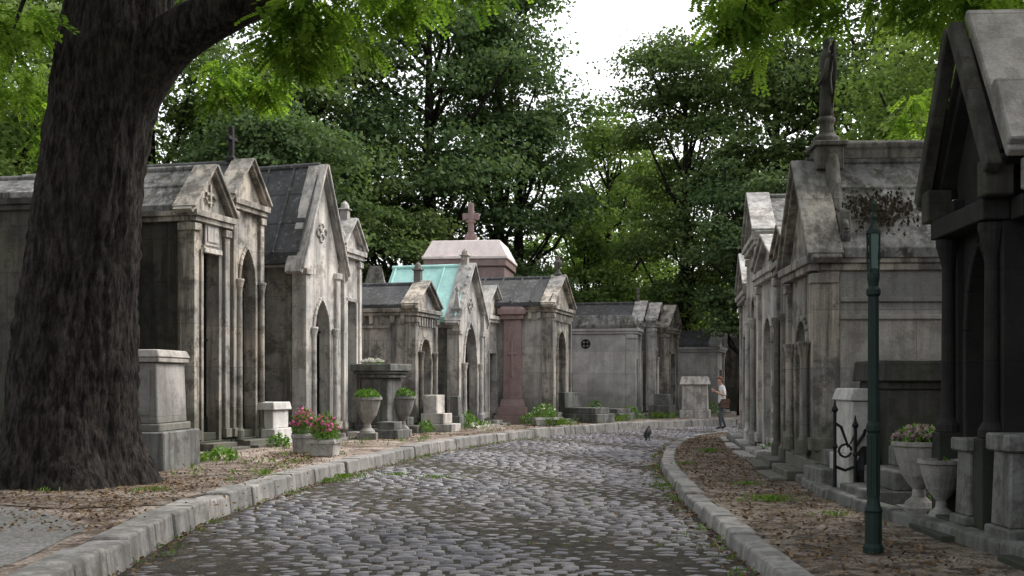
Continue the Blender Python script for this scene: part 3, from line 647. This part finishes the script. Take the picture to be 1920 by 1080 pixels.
def tree(x,y,h,r,mat,seed,base=.33,nl=60,per=620,lr=1.5,leaf=.26,tr=.3,name='deciduous_tree',ry=None,lean=0):
    E=empty(name,(x,y,0)); cz=h*(base+1)/2; rz=h*(1-base)/2
    V,T,lobes=crown((lean,0,cz),r,ry or r,rz,nl,int(per*1.05),lr,leaf*.85,seed)
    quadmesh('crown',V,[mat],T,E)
    mb=MB(); g=random.Random(seed); pts=[(0,0,-.05),(.05,0,h*.15),(lean*.3,.1,h*.35),(lean*.6,0,h*.55),(lean,0,h*.85)]
    mb.tube(pts,[tr*1.3,tr,tr*.85,tr*.6,tr*.12],10)
    for p,R_ in g.sample(lobes,min(26,len(lobes))):
        z0=min(max(h*.16,p[2]-g.uniform(1.5,4.5)),h*.75); f=z0/(h*.85); s0=(lean*f,0,z0)
        m1=((s0[0]+p[0])/2+g.uniform(-.4,.4),(s0[1]+p[1])/2,(z0+p[2])/2-.3+g.uniform(-.3,.3))
        mb.tube([s0,m1,tuple(p)],[tr*.42*(1-f*.6),tr*.24,.03],6)
    mb.obj('trunk',[m_bark],E,smooth=True); return E
tree(-3.6,51,22,5.0,lm[0],1,.26,90,650,1.7,.27,.4)
tree(.3,53,17,3.0,lm[0],21,.22,46,520,1.3,.25,.3)
tree(-.6,54,22.5,3.4,lm[0],2,.3,42,430,1.3,.25,.3)
tree(-9.3,48,20,4.4,lm[1],3,.22,75,620,1.6,.26,.35)
tree(-14.5,47,20,4.8,lm[2],4,.2,72,560,1.6,.26,.35)
tree(-19.5,42,19,4.6,lm[1],5,.2,55,500,1.6,.28,.35)
tree(-15,34,14.5,3.6,lm[2],6,.3,48,560,1.4,.24,.3)
tree(-8.5,42,12,3.0,lm[0],7,.3,42,560,1.3,.24,.28)
tree(-4.2,46,9.5,2.3,lm[1],8,.3,34,560,1.0,.22,.22)
tree(3.4,55,9.5,1.9,lm[2],9,.12,34,520,1.0,.24,.2)
tree(5.4,66,17.0,3.2,lm[2],10,.15,50,500,1.4,.3,.3)
tree(7.6,74,16,3.6,lm[1],22,.15,44,460,1.5,.32,.3)
tree(8.0,54,18.4,3.1,lm[1],11,.17,66,560,1.35,.25,.3)
tree(11.7,52,20,3.4,lm[1],12,.2,70,600,1.4,.25,.33)
tree(15.6,50,19.5,4.0,lm[1],13,.2,70,580,1.5,.26,.35)
tree(20,46,18,4.4,lm[2],14,.2,56,520,1.6,.28,.35)
tree(13,36,13.2,3.2,lm[2],15,.25,50,560,1.3,.22,.3)
tree(9.3,47,11,2.1,lm[0],16,.25,34,560,1.0,.22,.25)
tree(25,38,17,5,lm[1],17,.2,40,350,1.8,.36,.35)
tree(-26,36,18,5,lm[1],18,.2,40,350,1.8,.36,.35)
Vs=[];Ts=[]
for k,(cx,cy,cz) in enumerate([(x,84+6*math.sin(x*.7),5.2) for x in range(-60,64,6)]):
    hh=5.8+1.6*math.sin(cx*.37+1)
    V,T,_=crown((cx,cy,cz),4.6,3,hh,30,260,1.8,.45,100+k); Vs.append(V);Ts.append(T)
quadmesh('distant_trees',np.concatenate(Vs),[lm[2]],np.concatenate(Ts))
Vs=[];Ts=[]
for k in range(22):
    cx=-24+k*2.2; cy=57+3*math.sin(k*1.7)-(6 if cx<-6 else 0)
    V,T,_=crown((cx,cy,2.6),1.9,1.6,2.6+.8*math.sin(k*2.3),12,300,1.1,.24,200+k); Vs.append(V);Ts.append(T)
quadmesh('shrubbery',np.concatenate(Vs),[lm[2]],np.concatenate(Ts))

# ------------------------------------------------------------------ foreground tree
E=empty('big_tree',(0,0,0))
cp=crom([(-5.82,ZL-.1),(-5.86,.7),(-5.84,1.6),(-5.72,3.1),(-5.57,4.3),(-5.41,5.3),(-5.26,6.1),(-5.15,7.2),(-5.0,9),(-4.9,11)],10)
zs_=np.array([.15,.7,1.6,3.1,4.3,5.3,6.1,7.2,9,11]); rs_=np.array([1.08,.87,.78,.69,.66,.66,.70,.58,.45,.25])
NR=160; V=[];F=[]; zl=np.interp(np.linspace(0,1,240),[0,.78,1],[.15,6.6,11])
for i,z in enumerate(zl):
    cx=np.interp(z,cp[:,1],cp[:,0]); r=np.interp(z,zs_,rs_)
    for k in range(NR):
        a=2*math.pi*k/NR
        fl=1+.13*max(0,(1.0-z))*math.sin(5*a+1.0)+.03*math.sin(3*a+z*.7)
        ca,sa=math.cos(a),math.sin(a)
        nz=mnoise.noise(Vector((ca*3,sa*3,z*.8)))*.05+mnoise.noise(Vector((ca*12,sa*12,z*2.0)))*.04+abs(mnoise.noise(Vector((ca*20,sa*20,z*5))))*.06
        rr=r*fl+nz
        V.append((cx+rr*ca,15.6+rr*sa,z))
for i in range(len(zl)-1):
    for k in range(NR):
        k2=(k+1)%NR; F.append((i*NR+k,i*NR+k2,(i+1)*NR+k2,(i+1)*NR+k))
quadmesh('trunk',V,[m_bark],None,E,np.array(F),True)
mb=MB()
def limb(P,Rd,n=12):
    Q=crom([(p[0],p[1]) for p in P],6); Z=crom([(p[2],r) for p,r in zip(P,Rd)],6)
    mb.tube([(q[0],q[1],z[0]) for q,z in zip(Q,Z)],[max(.01,z[1]) for z in Z],n)
limb([(-5.4,15.6,4.9),(-4.95,15.5,5.6),(-4.35,15.4,6.15),(-3.35,15.2,6.60),(-1.8,15,7.4),(.5,14.5,8.1)],[.48,.42,.34,.28,.2,.1],16)
limb([(-5.2,15.6,6.5),(-6.3,15.2,7.8),(-8,14.5,9)],[.4,.3,.15])
limb([(-5.1,15.6,8),(-3.5,13,9.3),(-2,10,10)],[.35,.25,.1])
limb([(-3.2,15.2,6.7),(-2.7,14.8,6.6),(-2.4,14.6,6.1)],[.06,.04,.015],6)
limb([(-1.6,15,7.5),(-1.3,14.6,7.0),(-1.2,14.4,6.4)],[.05,.03,.015],6)
limb([(-6.0,15.3,7.4),(-6.3,15.2,6.6),(-6.5,15.1,5.9)],[.05,.03,.015],6)
mb.obj('limbs',[m_bark],E,smooth=True)
def sprigs(cl,seed):
    g=np.random.default_rng(seed); C=[];T=[]
    for (cx,cy,cz,r,n) in cl:
        subs=[g.normal(size=3)*np.array([r*.55,r*.5,r*.4]) for _ in range(max(3,n//12))]
        for i in range(n):
            so=subs[g.integers(len(subs))]; o=so+g.normal(size=3)*np.array([.13,.13,.09]); p=np.array([cx,cy,cz])+o
            d=np.array([o[0]+g.normal()*.5,o[1]+g.normal()*.5,-.2-abs(g.normal())*.3]); d/=np.linalg.norm(d)
            up=np.array([0,0,1.])+g.normal(size=3)*.45; side=np.cross(d,up); side/=np.linalg.norm(side); nm=np.cross(side,d)
            Ls=g.uniform(.2,.36); tt=np.clip(.45+g.normal()*.3,0,1)
            for k in range(9):
                b=p+d*Ls*(k/9)+np.array([0,0,-.25*(k/9)**2*Ls])
                for s_ in (-1,1):
                    C.append((b+side*s_*.04,side*s_+d*.35,nm+g.normal(size=3)*.35)); T.append(np.clip(tt+g.normal()*.12,0,1))
    P=np.array([c[0] for c in C]); D=np.array([c[1] for c in C]); M=np.array([c[2] for c in C])
    D/=np.linalg.norm(D,axis=1)[:,None]; W=np.cross(M,D); W/=np.linalg.norm(W,axis=1)[:,None]
    l=.08; w_=.048
    V=np.stack([P-D*l*.5,P+W*w_*.5,P+D*l*.5,P-W*w_*.5],1); return V,np.repeat(np.array(T),4)
V,T=sprigs([(-2.4,14.6,6.1,.6,190),(-2.75,14.7,5.65,.3,60),(-2.0,14.4,6.4,.5,100),(-3.9,17.2,5.95,.4,80),(-4.4,17.0,5.8,.35,50),(-1.2,14.4,6.35,.35,60),(-.2,14.4,6.5,.4,50),
            (-6.5,14.6,6.1,.5,80),(-7.1,16.8,5.6,.5,80),(-7.1,18.5,5.4,.5,70),(-7.1,17,6.6,.6,80)],5)
quadmesh('hanging_leaves',V,[lm[3]],T,E)
def canopy(name,parent,cl,seed,mat):
    Vs=[];Ts=[]
    for k,(cx,cy,cz,rx,ry,rz,nl_) in enumerate(cl):
        V,T,_=crown((cx,cy,cz),rx,ry,rz,nl_,300,.9,.2,seed+k,low=-.4); 
        q=V.reshape(-1,4,3); m=q[:,:,2].min(1)>1.6+.325*np.maximum(q[:,:,1].max(1),0)+.15
        Vs.append(q[m].reshape(-1,3)); Ts.append(T.reshape(-1,4)[m].ravel())
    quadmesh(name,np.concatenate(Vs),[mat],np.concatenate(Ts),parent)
canopy('crown',E,[(-5,14,10,4,5,2.5,40),(-1,12,9,3,4,1.8,26),(-8,10,9,3,4,2,20),(-3,6,8.5,3.5,3.5,2,26),(-6,19,11,3.5,3,2.4,18)],300,lm[3])
E2=empty('robinia_tree',(0,0,0)); mb=MB()
limb([(9.5,13.5,-.1),(9.3,13.6,3),(9,13.6,6.5),(8.6,13.6,9.5)],[.45,.38,.32,.2])
limb([(9.1,13.6,5.5),(7.5,13.9,6.6),(5.8,14,7.1),(4.3,14,7.0),(3.2,14,6.7)],[.25,.18,.12,.07,.03])
limb([(5.8,14,7.1),(5.4,13.8,6.7),(5.1,13.7,6.3)],[.05,.03,.012],6); limb([(4.3,14,7.0),(3.6,13.8,6.3),(3.0,13.7,6.0)],[.05,.03,.012],6)
limb([(3.2,14,6.7),(2.85,13.9,6.3),(2.7,13.8,5.8)],[.03,.02,.01],6)
mb.obj('trunk',[m_bark],E2,smooth=True)
V,T=sprigs([(2.75,13.8,5.95,.4,110),(3.2,14,6.2,.4,80),(3.9,14,6.3,.4,60),(4.5,14,6.25,.4,50),(5.2,13.8,6.0,.45,100),(5.7,14,6.25,.4,60),(7.0,20.5,6.4,.6,60),(6.2,15,6.4,.4,40)],6)
quadmesh('hanging_leaves',V,[lm[3]],T,E2)
canopy('crown',E2,[(8.5,13,9.5,4,5,2.2,34),(4.5,11,8.5,3,4,1.6,24),(7,6,7.5,3,4,2,22),(9,19,10,3,3,2,16)],400,lm[2])

# ------------------------------------------------------------------ litter & tufts
def litter(name,pts,cols,size,seed):
    g=np.random.default_rng(seed); C=np.array(pts); n=len(C); Nn=g.normal(size=(n,3))*.35+np.array([0,0,1]); Nn/=np.linalg.norm(Nn,axis=1)[:,None]
    V=leafcards(C,Nn,size*g.uniform(.5,1.3,size=n),.6); quadmesh(name,V,[cols],np.repeat(g.random(n),4))
lit=leafmat('dry_leaf',(.06,.038,.022),(.22,.15,.09),.1,(1,1,1)); P=[]
LER=np.r_[0,np.cumsum(np.linalg.norm(np.diff(ER,axis=0),axis=1))]; LEL=np.r_[0,np.cumsum(np.linalg.norm(np.diff(EL,axis=0),axis=1))]
def on(Pp,nrm,s,off,z): 
    Ls=LER if Pp is ER else LEL
    return (np.interp(s,Ls,Pp[:,0])+np.interp(s,Ls,nrm[:,0])*off,np.interp(s,Ls,Pp[:,1])+np.interp(s,Ls,nrm[:,1])*off,z)
nER=-normals_of(ER)
for i in range(6000): P.append(on(ER,nER,R.uniform(10,38),R.uniform(.27,1.7),ZR+.004))
for i in range(1500): P.append(on(ER,nER,R.uniform(11,36),-abs(R.gauss(0,.16)),.035))
for i in range(1100): P.append(on(EL,nl,R.uniform(11,36),-abs(R.gauss(0,.15)),.035))
cl=[(R.uniform(14,44),.5+abs(R.gauss(0,1.2))) for _ in range(60)]
for i in range(5000):
    c_=R.choice(cl); P.append(on(EL,nl,c_[0]+R.gauss(0,.5),max(.38,c_[1]+R.gauss(0,.25)),ZL-.003))
for i in range(2600): P.append((-5.5+R.gauss(0,1.0),15.2+R.gauss(0,1.6),ZL+.004))
for i in range(600): P.append((R.uniform(-3,2),R.uniform(9,32),.075))
P=[p for p in P if not (p[0]<-3.6 and p[1]<10.6)]
litter('leaf_litter',P,lit,.055,9)
gm=leafmat('grass_blade',(.06,.11,.02),(.16,.25,.06),.3)
V=[];T=[]
def tuft(x,y,z,r,n,h):
    for i in range(n):
        a=R.uniform(0,6.28); d=r*abs(R.gauss(0,.5)); px,py=x+d*math.cos(a)*1.6,y+d*math.sin(a); b=R.uniform(0,6.28); hh=h*R.uniform(.4,1.1); t=R.random()
        dx,dy=math.cos(b),math.sin(b); w_=.006
        V.extend([(px-dx*w_,py-dy*w_,z),(px+dx*w_,py+dy*w_,z),(px+dx*w_+dy*hh*.4,py+dy*w_-dx*hh*.4,z+hh*.8),(px+dy*hh*.7,py-dx*hh*.7,z+hh*.95)]); T.extend([t]*4)
for (x,y,z,r,n,h) in [(-2.75,19.2,.03,.35,200,.07),(-1.9,19.4,.05,.2,120,.05),(-1.2,18.7,.06,.25,200,.05),(-2.9,18.4,.03,.3,140,.07),(-2.1,24.3,.03,.3,130,.07),
      (3.15,14.3,ZR,.25,220,.08),(3.3,16.5,ZR,.25,100,.06),(2.25,17.5,.03,.2,90,.06),(-3.6,17.0,ZL,.2,60,.1),(-4.4,14.5,ZL,.2,40,.07),(4.0,24,ZR,.2,80,.1),(3.5,12.7,ZR,.2,60,.06),
      (-5.3,19.7,ZL,.4,150,.15),(1.3,36,ZL,.5,200,.25),(3.5,39.8,ZL,.5,200,.25),(5.4,42.5,ZL,.4,120,.25),(-1.9,33.2,ZL,.35,150,.3),(3.0,20.5,ZR,.2,60,.06),(-1.0,35,ZL,.3,120,.2)]: tuft(x,y,z,r,n,h)
for i in range(80): 
    q=on(ER,nER,R.uniform(12,38),-abs(R.gauss(0,.12)),.03); tuft(q[0],q[1],q[2],.1,8,.05)
    q=on(EL,nl,R.uniform(12,38),-abs(R.gauss(0,.12)),.03); tuft(q[0],q[1],q[2],.1,8,.05)
    q=on(EL,nl,R.uniform(18,44),R.uniform(.5,2.6),ZL-.01); tuft(q[0],q[1],q[2],.12,9,.09)
for i in range(160): tuft(R.uniform(-2.6,1.9),R.uniform(11,32),.045,.08,7,.035)
quadmesh('grass_tufts',V,[gm],T)

# ------------------------------------------------------------------ person
def person():
    E=empty('person',(6.76,37.8,.045),math.radians(190))
    J={'pel':((0,0,.93),.135,.12),'sp':((0,0,1.08),.12,.10),'ch':((.0,0,1.27),.15,.115),'nb':((0.0,0,1.41),.07,.07),'nk':((.025,0,1.47),.05,.05),'hd':((.05,0,1.53),.06,.055),
       'shl':((0,.155,1.37),.062,.06),'ell':((-.03,.235,1.1),.042,.042),'wrl':((.2,.12,1.2),.028,.026),'pml':((.27,.07,1.24),.034,.02),
       'shr':((0,-.155,1.37),.062,.06),'elr':((-.02,-.235,1.1),.042,.042),'wrr':((.21,-.10,1.24),.028,.026),'pmr':((.27,-.05,1.29),.034,.02),
       'hl':((0,.085,.86),.098,.09),'kl':((.10,.09,.48),.062,.06),'al':((.07,.095,.09),.04,.04),'tl':((.23,.11,.035),.038,.03),
       'hr':((0,-.085,.86),.098,.09),'kr':((.0,-.09,.48),.062,.06),'ar':((-.16,-.095,.11),.04,.04),'tr':((-.02,-.115,.035),.038,.03)}
    names=list(J); idx={n:i for i,n in enumerate(names)}
    B=[('pel','sp','s'),('sp','ch','s'),('ch','nb','s'),('nb','nk','k'),('nk','hd','k'),('ch','shl','s'),('shl','ell','s'),('ell','wrl','k'),('wrl','pml','k'),
       ('ch','shr','s'),('shr','elr','s'),('elr','wrr','k'),('wrr','pmr','k'),('pel','hl','p'),('hl','kl','p'),('kl','al','p'),('al','tl','b'),('pel','hr','p'),('hr','kr','p'),('kr','ar','p'),('ar','tr','b')]
    me=bpy.data.meshes.new('body'); me.from_pydata([J[n][0] for n in names],[(idx[a],idx[b]) for a,b,_ in B],[])
    o=bpy.data.objects.new('body_skin',me); COL.objects.link(o)
    sk=o.modifiers.new('s','SKIN'); sk.use_smooth_shade=True
    for n in names:
        d=me.skin_vertices[0].data[idx[n]]; d.radius=(J[n][1],J[n][2]); d.use_root=(n=='pel')
    ss=o.modifiers.new('u','SUBSURF'); ss.levels=2; ss.render_levels=2
    bpy.context.view_layer.update()
    ev=o.evaluated_get(bpy.context.evaluated_depsgraph_get()); m2=bpy.data.meshes.new_from_object(ev)
    bpy.data.objects.remove(o)
    mats=[plain('shirt_white',(.75,.74,.73),.8,0,.1),plain('skin',(.5,.3,.22),.6,0,.1),plain('trousers_grey',(.07,.08,.09),.85,0,.3),plain('shoes',(.03,.025,.02),.6)]
    for m in mats: m2.materials.append(m)
    key={'s':0,'k':1,'p':2,'b':3}
    for p in m2.polygons:
        c=p.center; best=9;bi=0
        for a,b,k in B:
            pa=Vector(J[a][0]);pb_=Vector(J[b][0]);d=pb_-pa;t=max(0,min(1,(c-pa).dot(d)/d.length_squared)); dd=(c-(pa+d*t)).length-(J[a][1]*(1-t)+J[b][1]*t)
            if dd<best: best=dd;bi=key[k]
        if bi==2 and c.z>.92: bi=0
        if bi==0 and c.z<.86 and abs(c.y)<.2: bi=2
        p.material_index=bi; p.use_smooth=True
    ob=bpy.data.objects.new('body',m2); link(ob,E)
    hb=MB(); n=20
    prof=[(-.115,.03,.03,.03),(-.10,.05,.045,.03),(-.07,.066,.055,.02),(-.03,.082,.066,.008),(.01,.092,.072,0),(.05,.094,.075,-.004),(.085,.08,.066,-.006),(.108,.05,.045,-.006),(.118,.012,.012,-.006)]
    vs=[];fs=[]
    for z,rx,ry,ox in prof:
        for k in range(n):
            a=2*math.pi*k/n; x=rx*math.cos(a)+ox; y=ry*math.sin(a)
            if abs(z-.01)<.015 and abs(math.sin(a))<.5 and math.cos(a)>0: x-=.004
            vs.append((x,y,z))
    for i in range(len(prof)-1):
        for k in range(n): k2=(k+1)%n; fs.append((i*n+k,i*n+k2,(i+1)*n+k2,(i+1)*n+k))
    fs.append(tuple(range(n-1,-1,-1))); fs.append(tuple((len(prof)-1)*n+k for k in range(n)))
    hb.add(vs,fs,0)
    hb.tube([(.085,0,.02),(.108,0,-.022),(.085,0,-.035)],[.008,.013,.008],8,0)
    for s_ in (-1,1):
        hb.tube([(.005,s_*.075,.02),(-.008,s_*.088,.005),(-.002,s_*.078,-.03)],[.008,.016,.008],7,0)
        hb.lathe([(.002,-.011),(.011,-.005),(.012,.004),(.002,.011)],(.076,s_*.03,.008),8,1)
    hb.tube([(.083,-.022,-.06),(.09,0,-.06),(.083,.022,-.06)],[.004,.007,.004],6,2)
    h=hb.obj('head',[mats[1],plain('eye_dark',(.03,.02,.02),.3),plain('lips',(.4,.16,.14),.5)],E,smooth=True)
    h.location=(.055,0,1.575); h.rotation_euler=(0,math.radians(24),0)
    hr=MB(); vs=[];fs=[]; prof2=[(-.075,.05,.055,-.045),(-.05,.078,.078,-.03),(-.01,.093,.088,-.018),(.04,.104,.088,-.012),(.09,.094,.078,-.01),(.122,.06,.05,-.01),(.132,.01,.01,-.01)]
    for z,rx,ry,ox in prof2:
        for k in range(n):
            a=2*math.pi*k/n; w_=1+.05*math.sin(5*a+z*60); x=rx*math.cos(a)*w_+ox
            if z<.05 and x>.0: x=.0+(x)*.12
            vs.append((x,ry*math.sin(a)*w_,z))
    for i in range(len(prof2)-1):
        for k in range(n): k2=(k+1)%n; fs.append((i*n+k,i*n+k2,(i+1)*n+k2,(i+1)*n+k))
    hr.add(vs,fs,0); ho=hr.obj('hair',[plain('hair_auburn',(.13,.045,.022),.6,0,.4,60)],E,smooth=True); ho.location=h.location; ho.rotation_euler=h.rotation_euler
    fb=MB()
    for key_,s_ in (('pml',1),('pmr',-1)):
        p=Vector(J[key_][0])
        for k,(ln,dz) in enumerate(((.066,.024),(.075,.008),(.07,-.008),(.055,-.022))):
            a=p+Vector((.02,-s_*.005,dz)); b=a+Vector((ln*.5,-s_*.012,.003)); c=b+Vector((ln*.3,-s_*.025,-.004)); d=c+Vector((.0,-s_*.018,-.006))
            fb.tube([a,b,c,d],[.0095,.009,.008,.006],7)
        a=p+Vector((-.005,-s_*.01,.028)); fb.tube([a,a+Vector((.02,-s_*.022,.022)),a+Vector((.045,-s_*.03,.026))],[.012,.010,.007],7)
    fb.obj('fingers',[mats[1]],E,smooth=True)
    bg=MB(); bg.box(-.17,.12,.16,.26,.70,.98,0,.02); bg.box(-.175,.125,.262,.275,.84,.99,0); bag=bg.obj('bag',[plain('brown_leather',(.10,.05,.035),.6)],E,.03,seg=2)
    st=MB(); st.tube([(-.02,.21,.97),(.09,.17,1.15),(.145,.02,1.3),(.06,-.1,1.43),(-.07,-.09,1.42),(-.13,.05,1.25),(-.1,.18,1.05),(-.06,.21,.97)],[.014]*8,6,flat=.5); st.obj('strap',[plain('strap_leather',(.08,.04,.03),.6)],E,smooth=True)
person()
def crow():
    E=empty('crow',(3.56,30.7,.055),math.radians(70)); E.scale=(1.05,1.05,1.05); mb=MB()
    mb.tube([(-.16,0,.07),(-.12,0,.10),(-.08,0,.14),(-.02,0,.19),(.03,0,.245),(.06,0,.285),(.075,0,.315),(.095,0,.335),(.115,0,.335)],[.018,.035,.060,.074,.066,.045,.036,.036,.02],14)
    mb.tube([(.115,0,.335),(.145,0,.33),(.17,0,.318)],[.014,.010,.002],8)
    mb.tube([(-.10,0,.12),(-.18,0,.06),(-.23,0,.02)],[.03,.034,.03],8,flat=.3)
    for s_ in (-1,1):
        mb.tube([(.03,s_*.058,.24),(-.04,s_*.072,.18),(-.12,s_*.05,.11),(-.18,s_*.02,.05)],[.03,.045,.035,.008],8,flat=.4)
        mb.tube([(.0,s_*.03,.14),(.0,s_*.032,.07),(.01,s_*.032,.0)],[.02,.008,.007],6)
        for a in (-.5,0,.5): mb.tube([(.01,s_*.032,.004),(.05,s_*.032+a*.04,.002)],[.006,.003],5)
        mb.tube([(.01,s_*.032,.004),(-.025,s_*.032,.002)],[.006,.003],5)
    mb.obj('body',[plain('black_feathers',(.008,.009,.012),.6,0,.3,30)],E,smooth=True)
crow()

# ------------------------------------------------------------------ light, sky, camera
az=math.radians(66); el=math.radians(50)
w_=bpy.data.worlds.new('World'); scene.world=w_; w_.use_nodes=True; nt=w_.node_tree; nt.nodes.clear()
o=nt.nodes.new('ShaderNodeOutputWorld'); bg=nt.nodes.new('ShaderNodeBackground'); sky=nt.nodes.new('ShaderNodeTexSky')
sky.sky_type='NISHITA'; sky.sun_disc=False; sky.sun_elevation=el; sky.sun_rotation=az; sky.dust_density=4; sky.air_density=1.2; sky.ozone_density=1
hs=nt.nodes.new('ShaderNodeHueSaturation'); hs.inputs['Saturation'].default_value=.2; hs.inputs['Value'].default_value=2.7
nt.links.new(sky.outputs[0],hs.inputs['Color']); nt.links.new(hs.outputs[0],bg.inputs[0]); bg.inputs[1].default_value=.15; nt.links.new(bg.outputs[0],o.inputs[0])
sd=bpy.data.lights.new('sun','SUN'); sd.energy=1.9; sd.angle=math.radians(18); sd.color=(1,.95,.90)
so=bpy.data.objects.new('sun',sd); link(so)
to=Vector((math.sin(az)*math.cos(el),math.cos(az)*math.cos(el),math.sin(el))); so.rotation_euler=to.to_track_quat('Z','Y').to_euler()
cam=bpy.data.cameras.new('camera'); co=bpy.data.objects.new('camera',cam); link(co); co.location=(0,0,1.6); co.rotation_euler=(math.radians(90),0,0)
cam.sensor_width=36; cam.lens=36*2200/1920; cam.shift_y=175/1920; cam.clip_end=2000; cam.clip_start=.1
scene.camera=co
scene.view_settings.view_transform='Standard'; scene.view_settings.look='None'; scene.view_settings.exposure=0
